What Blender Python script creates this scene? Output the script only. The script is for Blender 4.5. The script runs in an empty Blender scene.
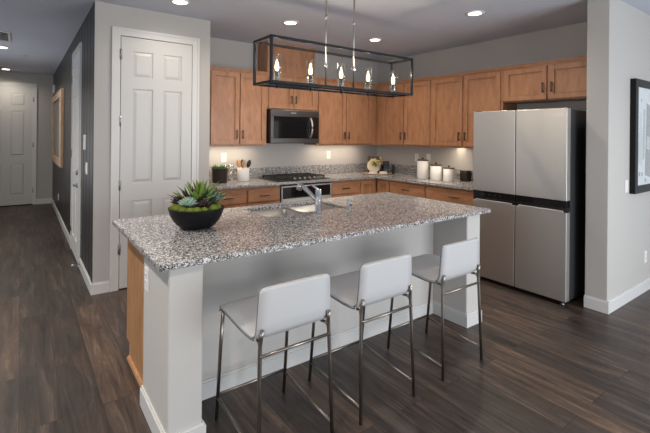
import bpy, bmesh, math, random
from mathutils import Vector, Matrix
random.seed(7)
C = bpy.context.scene.collection
scn = bpy.context.scene

# ------------------------------------------------------------------ camera
cd = bpy.data.cameras.new('camera'); cam = bpy.data.objects.new('camera', cd); C.objects.link(cam)
cd.sensor_fit = 'HORIZONTAL'; cd.sensor_width = 36.0
FPX = 410.485
cd.lens = 36.0 * FPX / 650
cd.shift_x = (325 - 312.725) / 650
cd.shift_y = -(216.5 - 134.951) / 650
cd.clip_start = 0.05; cd.clip_end = 100
Rv = Vector((0.81542961, -0.57878512, 0.00907423)); Uv = Vector((-0.00759157, 0.00498192, 0.99995877)); Dv = Vector((0.578806468, 0.815464875, 0.00033148))
cam.matrix_world = Matrix(((Rv.x, Uv.x, -Dv.x, 0), (Rv.y, Uv.y, -Dv.y, 0), (Rv.z, Uv.z, -Dv.z, 1.5086), (0, 0, 0, 1)))
scn.camera = cam

# ------------------------------------------------------------------ world, lights, exposure
w = bpy.data.worlds.new('world'); scn.world = w; w.use_nodes = True
bg = w.node_tree.nodes['Background']; bg.inputs[0].default_value = (0.86, 0.93, 1.0, 1); bg.inputs[1].default_value = 1.05
scn.view_settings.view_transform = 'Standard'
try: scn.view_settings.look = 'None'
except Exception: pass
scn.view_settings.exposure = 0.0; scn.view_settings.gamma = 1.0
scn.view_settings.use_curve_mapping = False

def area(name, loc, target, sx, sy, power, col=(1, 1, 1)):
    l = bpy.data.lights.new(name, 'AREA'); l.shape = 'RECTANGLE'; l.size = sx; l.size_y = sy; l.energy = power; l.color = col
    o = bpy.data.objects.new(name, l); C.objects.link(o); o.location = loc
    o.rotation_euler = (Vector(target) - Vector(loc)).to_track_quat('-Z', 'Y').to_euler()
    return o
def spot(name, loc, power, col=(1, .86, .70), size=2.0, blend=.8, rad=.05):
    l = bpy.data.lights.new(name, 'SPOT'); l.energy = power; l.color = col; l.spot_size = size; l.spot_blend = blend; l.shadow_soft_size = rad
    o = bpy.data.objects.new(name, l); C.objects.link(o); o.location = loc
    return o
# added area lights, out of view, filling the kitchen like daylight
area('fill_light_behind', (-1.5, -8.8, 1.4), (2.0, 3.0, 2.2), 7.5, 2.3, 170, (.96, .98, 1.0))
area('fill_light_right', (3.6, -2.0, 1.0), (2.6, 2.0, .6), 2.6, 2.0, 118, (.90, .95, 1.0))
area('fill_light_left', (-3.6, 0.6, 1.5), (2.0, 2.6, 1.6), 3.0, 1.8, 26, (.95, .98, 1.0))
DOWNLIGHTS = [(-0.238, 7.46), (-0.254, 10.0), (1.20, 3.85), (2.403, 3.827), (3.69, 2.414), (3.696, 3.844)]
DOWN_POWER = [90, 34, 26, 68, 72, 70]
for (x, y), p in zip(DOWNLIGHTS, DOWN_POWER):
    spot('downlight_lamp', (x, y, 2.725), p, (1, .88, .74), 2.75, 1.0, .05)
# added unseen spots over the living side, brightening counter and left floor
for x, y in ((-.5, 4.4), (-.5, 2.6), (-.5, .6), (1.2, .3), (2.5, .3), (3.9, .2)):
    spot('downlight_lamp', (x, y, 2.725), 150 if x < 0 else 34, (1, .90, .79), 2.3, .9, .05)
# added area light that brightens the hall and its side door
area('hall_fill_light', (-1.2, 7.4, 1.5), (.6, 7.0, 2.2), 1.6, 1.6, 20, (.95, .97, 1.0))
# strips below the wall cabinets
area('undercabinet_strip_light', (2.15, 4.86, 1.345), (2.15, 4.93, .9), .75, .04, 2.8, (1, .83, .64))
area('undercabinet_strip_light', (3.95, 4.86, 1.345), (3.95, 4.93, .9), .9, .04, 2.8, (1, .83, .64))
area('undercabinet_strip_light', (4.72, 3.4, 1.345), (4.80, 3.4, .9), .04, 1.4, 4.2, (1, .83, .64))

# ------------------------------------------------------------------ materials
def nmat(name):
    m = bpy.data.materials.new(name); m.use_nodes = True
    return m, m.node_tree.nodes, m.node_tree.links, m.node_tree.nodes['Principled BSDF']
def plain(name, col, rough=.5, metal=0., bump=0., bscale=200., spec=None, coat=0.):
    m, n, l, p = nmat(name)
    p.inputs['Base Color'].default_value = (*col, 1); p.inputs['Roughness'].default_value = rough; p.inputs['Metallic'].default_value = metal
    if spec is not None: p.inputs['Specular IOR Level'].default_value = spec
    if coat: p.inputs['Coat Weight'].default_value = coat
    if bump:
        tc = n.new('ShaderNodeTexCoord'); no = n.new('ShaderNodeTexNoise'); no.inputs['Scale'].default_value = bscale; no.inputs['Detail'].default_value = 3
        b = n.new('ShaderNodeBump'); b.inputs['Strength'].default_value = bump; b.inputs['Distance'].default_value = .004
        l.new(tc.outputs['Object'], no.inputs['Vector']); l.new(no.outputs['Fac'], b.inputs['Height']); l.new(b.outputs['Normal'], p.inputs['Normal'])
    return m
def ramp(n, stops):
    r = n.new('ShaderNodeValToRGB'); cr = r.color_ramp
    while len(cr.elements) < len(stops): cr.elements.new(.5)
    for e, (pos, c) in zip(cr.elements, stops): e.position = pos; e.color = (*c, 1)
    return r
def wood(name, dark, mid, light, stretch=(5, 5, 1.6), rough=.36, bump=.04):
    m, n, l, p = nmat(name)
    tc = n.new('ShaderNodeTexCoord'); mp = n.new('ShaderNodeMapping'); mp.inputs['Scale'].default_value = stretch
    oi = n.new('ShaderNodeObjectInfo'); ad = n.new('ShaderNodeVectorMath'); ad.operation = 'ADD'
    n1 = n.new('ShaderNodeTexNoise'); n1.inputs['Scale'].default_value = 3; n1.inputs['Detail'].default_value = 6; n1.inputs['Roughness'].default_value = .62; n1.inputs['Distortion'].default_value = .4
    l.new(tc.outputs['Object'], ad.inputs[0]); l.new(oi.outputs['Random'], ad.inputs[1]); l.new(ad.outputs[0], mp.inputs['Vector']); l.new(mp.outputs[0], n1.inputs['Vector'])
    r = ramp(n, [(.28, dark), (.5, mid), (.75, light)])
    l.new(n1.outputs['Fac'], r.inputs[0]); l.new(r.outputs[0], p.inputs['Base Color'])
    p.inputs['Roughness'].default_value = rough
    b = n.new('ShaderNodeBump'); b.inputs['Strength'].default_value = bump; b.inputs['Distance'].default_value = .003
    l.new(n1.outputs['Fac'], b.inputs['Height']); l.new(b.outputs['Normal'], p.inputs['Normal'])
    return m
def granite_mat():
    m, n, l, p = nmat('speckled granite')
    tc = n.new('ShaderNodeTexCoord')
    def vor(scale, off):
        mp = n.new('ShaderNodeMapping'); mp.inputs['Location'].default_value = off; mp.inputs['Scale'].default_value = (scale,) * 3
        nz = n.new('ShaderNodeTexNoise'); nz.inputs['Scale'].default_value = 3; ma = n.new('ShaderNodeMixRGB'); ma.blend_type = 'ADD'; ma.inputs[0].default_value = .35
        v = n.new('ShaderNodeTexVoronoi'); v.inputs['Scale'].default_value = 1
        l.new(tc.outputs['Object'], mp.inputs['Vector']); l.new(mp.outputs[0], nz.inputs['Vector']); l.new(mp.outputs[0], ma.inputs[1]); l.new(nz.outputs['Color'], ma.inputs[2])
        l.new(ma.outputs[0], v.inputs['Vector']); return v
    va = vor(172, (0, 0, 0)); sa = n.new('ShaderNodeSeparateColor'); l.new(va.outputs['Color'], sa.inputs[0])
    ra = ramp(n, [(0, (.008, .008, .009)), (.27, (.06, .058, .06)), (.37, (.28, .27, .27)), (.54, (.44, .425, .42)), (.68, (.30, .25, .235)), (.78, (.80, .79, .79))])
    ra.color_ramp.interpolation = 'CONSTANT'
    l.new(sa.outputs[0], ra.inputs[0])
    vb = vor(95, (3, 1, 2)); sb = n.new('ShaderNodeSeparateColor'); l.new(vb.outputs['Color'], sb.inputs[0])
    rb = ramp(n, [(0, (.04, .04, .042)), (.18, (.30, .29, .285)), (.78, (.60, .585, .58))]); rb.color_ramp.interpolation = 'CONSTANT'
    l.new(sb.outputs[1], rb.inputs[0])
    mx = n.new('ShaderNodeMixRGB'); mx.inputs[0].default_value = .22; l.new(ra.outputs[0], mx.inputs[1]); l.new(rb.outputs[0], mx.inputs[2])
    l.new(mx.outputs[0], p.inputs['Base Color']); p.inputs['Roughness'].default_value = .2
    return m
def floor_mat():
    m, n, l, p = nmat('dark plank floor')
    tc = n.new('ShaderNodeTexCoord'); sp = n.new('ShaderNodeSeparateXYZ'); cb = n.new('ShaderNodeCombineXYZ')
    l.new(tc.outputs['Object'], sp.inputs[0]); l.new(sp.outputs['Y'], cb.inputs['X']); l.new(sp.outputs['X'], cb.inputs['Y'])
    br = n.new('ShaderNodeTexBrick'); br.offset = .37; br.offset_frequency = 2
    br.inputs['Scale'].default_value = 1; br.inputs['Brick Width'].default_value = 1.55; br.inputs['Row Height'].default_value = .19
    br.inputs['Mortar Size'].default_value = .0022; br.inputs['Mortar Smooth'].default_value = .3; br.inputs['Bias'].default_value = 0
    br.inputs['Color1'].default_value = (0, 0, 0, 1); br.inputs['Color2'].default_value = (1, 1, 1, 1); br.inputs['Mortar'].default_value = (0, 0, 0, 1)
    l.new(cb.outputs[0], br.inputs['Vector'])
    # grain follows each plank, shifted by the plank's own random value
    mp = n.new('ShaderNodeMapping'); mp.inputs['Scale'].default_value = (1.0, 11, 1); l.new(cb.outputs[0], mp.inputs['Vector'])
    ad = n.new('ShaderNodeVectorMath'); ad.operation = 'MULTIPLY_ADD'; ad.inputs[1].default_value = (7, 31, 5); l.new(br.outputs['Color'], ad.inputs[0]); l.new(mp.outputs[0], ad.inputs[2])
    gr = n.new('ShaderNodeTexNoise'); gr.inputs['Scale'].default_value = 1.6; gr.inputs['Detail'].default_value = 10; gr.inputs['Roughness'].default_value = .74; gr.inputs['Distortion'].default_value = .7
    l.new(ad.outputs[0], gr.inputs['Vector'])
    cl = n.new('ShaderNodeTexNoise'); cl.inputs['Scale'].default_value = 2.2; cl.inputs['Detail'].default_value = 3; l.new(cb.outputs[0], cl.inputs['Vector'])
    rg = ramp(n, [(.36, (.012, .009, .008)), (.46, (.038, .028, .024)), (.55, (.060, .045, .038)), (.68, (.14, .105, .085))]); l.new(gr.outputs['Fac'], rg.inputs[0])
    rw = ramp(n, [(.36, (.020, .013, .010)), (.46, (.062, .039, .027)), (.55, (.090, .057, .039)), (.68, (.19, .12, .08))]); l.new(gr.outputs['Fac'], rw.inputs[0])
    # some planks and patches warmer
    rs = ramp(n, [(.45, (0, 0, 0)), (.95, (1, 1, 1))]); l.new(br.outputs['Color'], rs.inputs[0])
    rc = ramp(n, [(.45, (0, 0, 0)), (.7, (1, 1, 1))]); l.new(cl.outputs['Fac'], rc.inputs[0])
    mm = n.new('ShaderNodeMath'); mm.operation = 'MAXIMUM'; l.new(rs.outputs[0], mm.inputs[0]); m2 = n.new('ShaderNodeMath'); m2.operation = 'MULTIPLY'; m2.inputs[1].default_value = .6
    l.new(rc.outputs[0], m2.inputs[0]); l.new(m2.outputs[0], mm.inputs[1])
    mx = n.new('ShaderNodeMixRGB'); l.new(mm.outputs[0], mx.inputs[0]); l.new(rg.outputs[0], mx.inputs[1]); l.new(rw.outputs[0], mx.inputs[2])
    mo = n.new('ShaderNodeMixRGB'); mo.inputs[2].default_value = (.026, .020, .017, 1); l.new(br.outputs['Fac'], mo.inputs[0]); l.new(mx.outputs[0], mo.inputs[1])
    tone = n.new('ShaderNodeMapRange'); tone.inputs[3].default_value = .68; tone.inputs[4].default_value = 1.12; l.new(br.outputs['Color'], tone.inputs[0])
    tm = n.new('ShaderNodeVectorMath'); tm.operation = 'SCALE'; l.new(mo.outputs[0], tm.inputs[0]); l.new(tone.outputs[0], tm.inputs['Scale'])
    l.new(tm.outputs[0], p.inputs['Base Color'])
    rr = n.new('ShaderNodeMapRange'); rr.inputs[3].default_value = .36; rr.inputs[4].default_value = .5; l.new(gr.outputs['Fac'], rr.inputs[0]); l.new(rr.outputs[0], p.inputs['Roughness'])
    b = n.new('ShaderNodeBump'); b.inputs['Strength'].default_value = .18; b.inputs['Distance'].default_value = .004
    l.new(gr.outputs['Fac'], b.inputs['Height']); l.new(b.outputs['Normal'], p.inputs['Normal'])
    return m
def steel_mat(name, col, rough, vertical=True):
    m, n, l, p = nmat(name)
    p.inputs['Base Color'].default_value = (*col, 1); p.inputs['Metallic'].default_value = 1
    tc = n.new('ShaderNodeTexCoord'); mp = n.new('ShaderNodeMapping'); mp.inputs['Scale'].default_value = (4, 4, 260) if vertical else (260, 4, 4)
    no = n.new('ShaderNodeTexNoise'); no.inputs['Scale'].default_value = 2; no.inputs['Detail'].default_value = 4
    l.new(tc.outputs['Object'], mp.inputs['Vector']); l.new(mp.outputs[0], no.inputs['Vector'])
    mr = n.new('ShaderNodeMapRange'); mr.inputs[3].default_value = rough - .06; mr.inputs[4].default_value = rough + .08
    l.new(no.outputs['Fac'], mr.inputs[0]); l.new(mr.outputs[0], p.inputs['Roughness'])
    b = n.new('ShaderNodeBump'); b.inputs['Strength'].default_value = .04; b.inputs['Distance'].default_value = .001
    l.new(no.outputs['Fac'], b.inputs['Height']); l.new(b.outputs['Normal'], p.inputs['Normal'])
    return m
def glow(name, col, s):
    m, n, l, p = nmat(name)
    p.inputs['Base Color'].default_value = (*col, 1); p.inputs['Emission Color'].default_value = (*col, 1); p.inputs['Emission Strength'].default_value = s
    return m
def glass(name, tint=(.97, .98, .98)):
    # thin clear glass: see-through with Fresnel reflections
    m = bpy.data.materials.new(name); m.use_nodes = True; n, l = m.node_tree.nodes, m.node_tree.links
    n.remove(n['Principled BSDF']); out = n['Material Output']
    tr = n.new('ShaderNodeBsdfTransparent'); tr.inputs[0].default_value = (*tint, 1)
    gl = n.new('ShaderNodeBsdfGlossy'); gl.inputs['Roughness'].default_value = .03
    fz = n.new('ShaderNodeLayerWeight'); fz.inputs['Blend'].default_value = .5
    pw = n.new('ShaderNodeMath'); pw.operation = 'POWER'; pw.inputs[1].default_value = 4; l.new(fz.outputs['Facing'], pw.inputs[0])
    ma = n.new('ShaderNodeMath'); ma.operation = 'MULTIPLY_ADD'; ma.inputs[1].default_value = .9; ma.inputs[2].default_value = .05; l.new(pw.outputs[0], ma.inputs[0])
    mx = n.new('ShaderNodeMixShader'); l.new(ma.outputs[0], mx.inputs[0]); l.new(tr.outputs[0], mx.inputs[1]); l.new(gl.outputs[0], mx.inputs[2]); l.new(mx.outputs[0], out.inputs['Surface'])
    return m
def panelled(name, col, period=.09):
    # painted boards with narrow vertical grooves along y
    m, n, l, p = nmat(name); p.inputs['Base Color'].default_value = (*col, 1); p.inputs['Roughness'].default_value = .38
    tc = n.new('ShaderNodeTexCoord'); sp = n.new('ShaderNodeSeparateXYZ'); l.new(tc.outputs['Object'], sp.inputs[0])
    d = n.new('ShaderNodeMath'); d.operation = 'DIVIDE'; d.inputs[1].default_value = period; l.new(sp.outputs['Y'], d.inputs[0])
    fr = n.new('ShaderNodeMath'); fr.operation = 'FRACT'; l.new(d.outputs[0], fr.inputs[0])
    r = ramp(n, [(0, (0, 0, 0)), (.12, (1, 1, 1)), (.88, (1, 1, 1)), (1, (0, 0, 0))]); l.new(fr.outputs[0], r.inputs[0])
    b = n.new('ShaderNodeBump'); b.inputs['Strength'].default_value = 1; b.inputs['Distance'].default_value = .015
    l.new(r.outputs[0], b.inputs['Height']); l.new(b.outputs['Normal'], p.inputs['Normal'])
    return m

M = dict(
    wall=plain('warm grey wall paint', (.455, .437, .415), .7, bump=.06, bscale=120),
    island_wall=plain('light grey textured paint', (.52, .50, .475), .6, bump=.25, bscale=90),
    ceiling=plain('ceiling paint', (.60, .635, .735), .85, bump=.06, bscale=90),
    dark_wall=panelled('charcoal panelling', (.026, .027, .029), .24),
    trim=plain('white trim paint', (.62, .615, .605), .35),
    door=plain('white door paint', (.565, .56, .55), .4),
    door_lit=plain('lit white door paint', (.80, .80, .80), .3),  # door paint made lighter to imitate light on the hall side door
    granite=granite_mat(), floor=floor_mat(),
    maple=wood('maple cabinet', (.30, .135, .066), (.385, .185, .095), (.46, .24, .132)),
    maple_h=wood('maple drawer', (.30, .135, .066), (.385, .185, .095), (.46, .24, .132), (1.6, 1.6, 5)),
    island_wood=wood('amber wood panel', (.30, .14, .055), (.40, .20, .085), (.48, .26, .12)),
    walnut=wood('dark brown wood', (.03, .018, .012), (.06, .035, .024), (.10, .06, .04)),
    board=wood('light serving wood', (.32, .19, .10), (.45, .29, .17), (.56, .39, .25), (2, 9, 9)),
    frame_wood=wood('oak picture frame', (.38, .24, .13), (.50, .33, .20), (.60, .42, .27), (9, 2, 2)),
    utensil=wood('wooden utensil', (.36, .18, .08), (.50, .28, .14), (.60, .36, .20)),
    pull=plain('dark nickel pull', (.12, .105, .095), .35, 1),
    hinge=plain('satin nickel hinge', (.36, .35, .33), .35, 1),
    steel=steel_mat('brushed stainless steel', (.58, .565, .545), .48),
    slate=steel_mat('dark stainless steel', (.15, .142, .138), .34),
    sink=plain('satin sink steel', (.36, .355, .35), .34, 1),
    chrome=plain('polished chrome', (.60, .61, .62), .2, 1),
    leg=plain('brushed bronze nickel', (.30, .265, .235), .3, 1),
    black_glass=plain('black glass', (.008, .008, .009), .06),
    black=plain('black enamel', (.012, .012, .013), .35),
    fridge_side=plain('dark grey cabinet steel', (.03, .03, .032), .45),
    iron=plain('black cast iron', (.015, .015, .016), .6),
    chand=plain('dark chrome frame', (.055, .058, .06), .18, .9),
    gap=plain('dark gap', (.01, .01, .01), .8),
    plastic=plain('white plastic', (.78, .77, .75), .35),
    slot=plain('outlet slot', (.05, .05, .05), .5),
    leather=plain('white leatherette', (.50, .503, .51), .45, bump=.08, bscale=300),
    piping=plain('grey seat edge', (.20, .195, .19), .5),
    bowl=plain('matte black bowl', (.006, .006, .0065), .5, bump=.15, bscale=60, spec=.2),
    soil=plain('soil', (.03, .022, .015), .9),
    agave=plain('agave leaf', (.15, .24, .035), .4), agave_dark=plain('dark agave leaf', (.035, .07, .03), .4),
    eche=plain('pale blue green succulent', (.30, .42, .32), .5), maroon=plain('dark maroon succulent', (.045, .022, .022), .45),
    moss=plain('yellow green moss', (.13, .16, .012), .9, bump=.8, bscale=150),
    greygreen=plain('grey green succulent', (.12, .18, .13), .5),
    grass=plain('bright green grass', (.05, .16, .03), .5),
    pot=plain('dark bronze pot', (.030, .020, .016), .4, .3, bump=.3, bscale=50),
    ceramic=plain('white ceramic', (.72, .71, .69), .3),
    bulb=glow('warm filament bulb', (1, .72, .40), 5),
    lens=glow('downlight lens', (1, .90, .78), 9),
    glass=glass('clear glass'),
    paper=plain('white mount board', (.66, .67, .70), .5),
    ink=plain('black ink', (.02, .02, .022), .5), ink_grey=plain('grey ink', (.25, .26, .28), .5), ink_pale=plain('pale grey ink', (.45, .46, .48), .5),
    canvas=plain('grey canvas', (.26, .25, .24), .7, bump=.2, bscale=30),
    black_frame=plain('black picture frame', (.007, .007, .0075), .5, spec=.2),
    yellow=plain('yellow petals', (.66, .50, .22), .6), cream=plain('cream paper', (.70, .60, .46), .6),
    logo=plain('light emblem', (.55, .55, .55), .3, .6),
    display=plain('small panel mark', (.10, .11, .12), .4),
)

# ------------------------------------------------------------------ mesh helpers
def NB(): return bmesh.new()
def box(bm, x0, x1, y0, y1, z0, z1, bev=0., seg=2):
    if x0 > x1: x0, x1 = x1, x0
    if y0 > y1: y0, y1 = y1, y0
    v = [bm.verts.new(p) for p in ((x0, y0, z0), (x1, y0, z0), (x1, y1, z0), (x0, y1, z0), (x0, y0, z1), (x1, y0, z1), (x1, y1, z1), (x0, y1, z1))]
    fs = [bm.faces.new([v[i] for i in q]) for q in ((3, 2, 1, 0), (4, 5, 6, 7), (0, 1, 5, 4), (1, 2, 6, 5), (2, 3, 7, 6), (3, 0, 4, 7))]
    if bev:
        es = list({e for f in fs for e in f.edges})
        bmesh.ops.bevel(bm, geom=es, offset=bev, segments=seg, affect='EDGES', profile=.5)
    return v
def frustum(bm, x0, x1, z0, z1, y0, y1, inset):
    # raised panel: base rectangle at depth y0, smaller top at y1 (faces -y when y1 < y0)
    a = [bm.verts.new(p) for p in ((x0, y0, z0), (x1, y0, z0), (x1, y0, z1), (x0, y0, z1))]
    b = [bm.verts.new(p) for p in ((x0 + inset, y1, z0 + inset), (x1 - inset, y1, z0 + inset), (x1 - inset, y1, z1 - inset), (x0 + inset, y1, z1 - inset))]
    bm.faces.new(b)
    for i in range(4): bm.faces.new((a[i], a[(i + 1) % 4], b[(i + 1) % 4], b[i]))
def tube(bm, pts, r, n=10, cap=True):
    pts = [Vector(p) for p in pts]; rings = []
    ref = None
    for i, p in enumerate(pts):
        t = (pts[min(i + 1, len(pts) - 1)] - pts[max(i - 1, 0)]).normalized()
        if ref is None:
            ref = Vector((0, 0, 1)) if abs(t.z) < .9 else Vector((1, 0, 0))
        a = t.cross(ref).normalized(); b = t.cross(a).normalized(); ref = -b if False else ref
        rr = r[i] if isinstance(r, (list, tuple)) else r
        rings.append([bm.verts.new(p + a * rr * math.cos(2 * math.pi * k / n) + b * rr * math.sin(2 * math.pi * k / n)) for k in range(n)])
    for i in range(len(rings) - 1):
        for k in range(n):
            f = bm.faces.new((rings[i][k], rings[i][(k + 1) % n], rings[i + 1][(k + 1) % n], rings[i + 1][k])); f.smooth = True
    if cap:
        bm.faces.new(rings[0][::-1]); bm.faces.new(rings[-1])
def lathe(bm, prof, c=(0, 0, 0), n=32, axis='z', close=True):
    rings = []
    for r, z in prof:
        ring = []
        for k in range(n):
            a = 2 * math.pi * k / n; u, v = r * math.cos(a), r * math.sin(a)
            p = (u, v, z) if axis == 'z' else ((u, -z, v) if axis == 'y' else (-z, u, v))
            ring.append(bm.verts.new((c[0] + p[0], c[1] + p[1], c[2] + p[2])))
        rings.append(ring)
    for i in range(len(rings) - 1):
        for k in range(n):
            f = bm.faces.new((rings[i][k], rings[i][(k + 1) % n], rings[i + 1][(k + 1) % n], rings[i + 1][k])); f.smooth = True
    if close:
        if prof[0][0] > 1e-4: bm.faces.new(rings[0][::-1])
        if prof[-1][0] > 1e-4: bm.faces.new(rings[-1])
def blob(bm, c, r, sub=2, squash=1., jit=.0):
    d = bmesh.ops.create_icosphere(bm, subdivisions=sub, radius=r)
    for v in d['verts']:
        k = 1 + random.uniform(-jit, jit); v.co = Vector((v.co.x * k, v.co.y * k, v.co.z * k * squash)) + Vector(c)
        for f in v.link_faces: f.smooth = True
def leaf(bm, base, d, length, width, up=.5, cup=.2, n=6, droop=0., thick=.12):
    # pointed fleshy leaf: a closed tapering body
    base = Vector(base); d = Vector((d[0], d[1], 0)).normalized(); s = Vector((-d.y, d.x, 0)); rows = []
    pos = base.copy(); ang = up
    for i in range(n + 1):
        t = i / n; wv = width * (math.sin(math.pi * min(1, .30 + .70 * t)) ** .9 if t < 1 else 0) * .5 + (.0006)
        nrm = -d * math.sin(ang) + Vector((0, 0, 1)) * math.cos(ang); th = wv * 2 * thick
        rows.append([bm.verts.new(pos + s * wv + nrm * cup * wv), bm.verts.new(pos + nrm * th * .3 - nrm * cup * wv * .2), bm.verts.new(pos - s * wv + nrm * cup * wv), bm.verts.new(pos - nrm * th)])
        pos = pos + (d * math.cos(ang) + Vector((0, 0, 1)) * math.sin(ang)) * (length / n); ang -= droop / n
    for i in range(n):
        for k in range(4):
            f = bm.faces.new((rows[i][k], rows[i][(k + 1) % 4], rows[i + 1][(k + 1) % 4], rows[i + 1][k])); f.smooth = True
    bm.faces.new(rows[-1]); bm.faces.new(rows[0][::-1])
def prism(bm, poly, axis, a, b, bev=0.):
    def P(u, v, w_): return (u, v, w_) if axis == 'z' else ((u, w_, v) if axis == 'y' else (w_, u, v))
    A = [bm.verts.new(P(u, v, a)) for u, v in poly]; B = [bm.verts.new(P(u, v, b)) for u, v in poly]
    fs = [bm.faces.new(A), bm.faces.new(B)]
    for i in range(len(poly)): fs.append(bm.faces.new((A[i], A[(i + 1) % len(poly)], B[(i + 1) % len(poly)], B[i])))
    return fs

def root_loc(o):
    while o.parent: o = o.parent
    return o.location
def obj(name, bm, mat, parent=None, origin=None):
    off = Vector(root_loc(parent)) if parent else Vector(origin or (0, 0, 0))
    if off.length: bmesh.ops.translate(bm, verts=bm.verts[:], vec=-off)
    bmesh.ops.recalc_face_normals(bm, faces=bm.faces[:])
    me = bpy.data.meshes.new(name); bm.to_mesh(me); bm.free()
    me.materials.append(M[mat] if isinstance(mat, str) else mat)
    o = bpy.data.objects.new(name, me); C.objects.link(o)
    if parent: o.parent = parent
    else: o.location = off
    return o
def tag(o, label, cat, group=None):
    o['label'] = label; o['category'] = cat
    if group: o['group'] = group
    return o
def thing(name, label, cat, loc, group=None):
    o = bpy.data.objects.new(name, None); C.objects.link(o); o.location = loc; o.empty_display_size = .1
    return tag(o, label, cat, group)
def struct(name, bm, mat, parent=None, label=None):
    o = obj(name, bm, mat, parent)
    if not parent: o['kind'] = 'structure'
    if label: o['label'] = label
    return o
def sbox(name, mat, *a, **k):
    bm = NB(); box(bm, *a, **k); return struct(name, bm, mat)
def copy_tree(o, parent=None):
    c = o.copy(); C.objects.link(c)
    if parent: c.parent = parent
    for ch in list(o.children): copy_tree(ch, c)
    return c

# ------------------------------------------------------------------ setting
H = 2.744
XD, YP, XP, YH = .5515, 4.309, 1.675, 10.42
YB, XR = 5.03, 4.90
XC, YC, YC2 = 4.113, 1.403, 1.578
sbox('floor', 'floor', -7.5, 8.5, -9.5, 10.6, -.05, 0)
sbox('ceiling', 'ceiling', -7.5, 8.5, -9.5, 10.6, H, H + .06)
sbox('wall_back', 'wall', XP - .12, XR + .12, YB, YB + .12, 0, H)
sbox('wall_right', 'wall', XR, XR + .12, YC2, YB, 0, H)
sbox('wall_wing', 'wall', XC, 7.5, YC, YC2, 0, H, bev=.006)
sbox('wall_pantry', 'wall', XD, XP, YP, YP + .11, 0, H)
sbox('wall_pantry_side', 'wall', XP - .12, XP, YP + .11, YB, 0, H)
sbox('wall_hall', 'dark_wall', XD, XD + .11, YP + .11, YH, 0, H)
sbox('wall_end', 'wall', -1.3, XD + .11, YH, YH + .12, 0, H)
sbox('wall_left', 'wall', -1.42, -1.3, 5.6, YH + .12, 0, H)
# charcoal finish on the hall side of the pantry corner
sbox('wall_hall_corner', 'dark_wall', XD - .004, XD + .02, YP + .004, YP + .12, .0, H)

def baseboard(name, x0, x1, y0, y1, nx, ny, h=.105, t=.014):
    # board along a wall face; (nx, ny) points into the room
    bm = NB()
    if nx: xs = sorted((x0, x0 + nx * t)); box(bm, xs[0], xs[1], y0, y1, 0, h - .012); xs = sorted((x0, x0 + nx * t * .55)); box(bm, xs[0], xs[1], y0, y1, h - .012, h)
    else: ys = sorted((y0, y0 + ny * t)); box(bm, x0, x1, ys[0], ys[1], 0, h - .012); ys = sorted((y0, y0 + ny * t * .55)); box(bm, x0, x1, ys[0], ys[1], h - .012, h)
    return struct(name, bm, 'trim')
baseboard('baseboard_pantry', XD, .695, YP, YP, 0, -1)
baseboard('baseboard_pantry_end', 1.552, XP, YP, YP, 0, -1)
baseboard('baseboard_hall_front', XD, XD, YP - .014, 5.28, -1, 0)
baseboard('baseboard_hall', XD, XD, 6.20, YH, -1, 0)
baseboard('baseboard_end', .265, XD, YH, YH, 0, -1)
baseboard('baseboard_left', -1.3, -1.3, 5.6, YH, 1, 0)
baseboard('baseboard_wing', XC, 7.5, YC, YC, 0, -1)
baseboard('baseboard_wing_end', XC, XC, YC - .014, YC2, -1, 0)

# ---- six-panel doors
def six_panel(bm, x0, x1, z0, z1, yf, t=.035):
    # slab facing -y with its face at yf
    box(bm, x0, x1, yf + .010, yf + t, z0, z1)
    wd = x1 - x0; hh = z1 - z0; st = wd * .155; mid = wd * .145
    xs = [(x0 + st, x0 + (wd - mid) / 2), (x0 + (wd + mid) / 2, x1 - st)]
    zs = [(z0 + hh * .085, z0 + hh * .345), (z0 + hh * .415, z0 + hh * .795), (z0 + hh * .840, z0 + hh * .945)]
    for a, b in ((x0, xs[0][0]), (xs[0][1], xs[1][0]), (xs[1][1], x1)): box(bm, a, b, yf, yf + .011, z0, z1)
    for a, b in xs:
        zz = [z0] + [v for p in zs for v in p] + [z1]
        for i in range(0, len(zz), 2): box(bm, a, b, yf, yf + .011, zz[i], zz[i + 1])
        for c, d in zs: frustum(bm, a + .008, b - .008, c + .008, d - .008, yf + .0102, yf + .001, .028)
def casing(bm, x0, x1, zt, yf, w_=.075, t=.018):
    for a, b in ((x0, x0 + w_), (x1 - w_, x1)):
        box(bm, a, b, yf - t, yf, 0, zt - w_); 
    box(bm, x0, x1, yf - t, yf, zt - w_, zt)
    for a, b in ((x0, x0 + .022), (x1 - .022, x1)): box(bm, a, b, yf - t - .006, yf - t, 0, zt - .022)
    box(bm, x0, x1, yf - t - .006, yf - t, zt - .022, zt)
def hinges(parent, x, y, zs, axis='y'):
    for z in zs:
        bm = NB(); tube(bm, [(x, y, z - .05), (x, y, z + .05)], .008, 8)
        if axis == 'y': box(bm, x - .013, x + .013, y + .001, y + .006, z - .048, z + .048)
        else: box(bm, x + .001, x + .006, y - .013, y + .013, z - .048, z + .048)
        obj('hinge', bm, 'hinge', parent)
# pantry door
bm = NB(); six_panel(bm, .778, 1.469, .012, 2.446, YP - .016); d1 = struct('door_1', bm, 'door', label='white six-panel pantry door beside the kitchen')
hinges(d1, .775, YP - .020, (.393, 1.011, 1.627, 2.271))
bm = NB(); casing(bm, .697, 1.550, 2.528, YP); struct('trim_1', bm, 'trim')
bm = NB(); box(bm, .7721, 1.4749, YP - .003, YP, .0, 2.4529); struct('door_gap_shade', bm, 'gap')  # dark plate painting the shade in the gap around the pantry door
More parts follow.
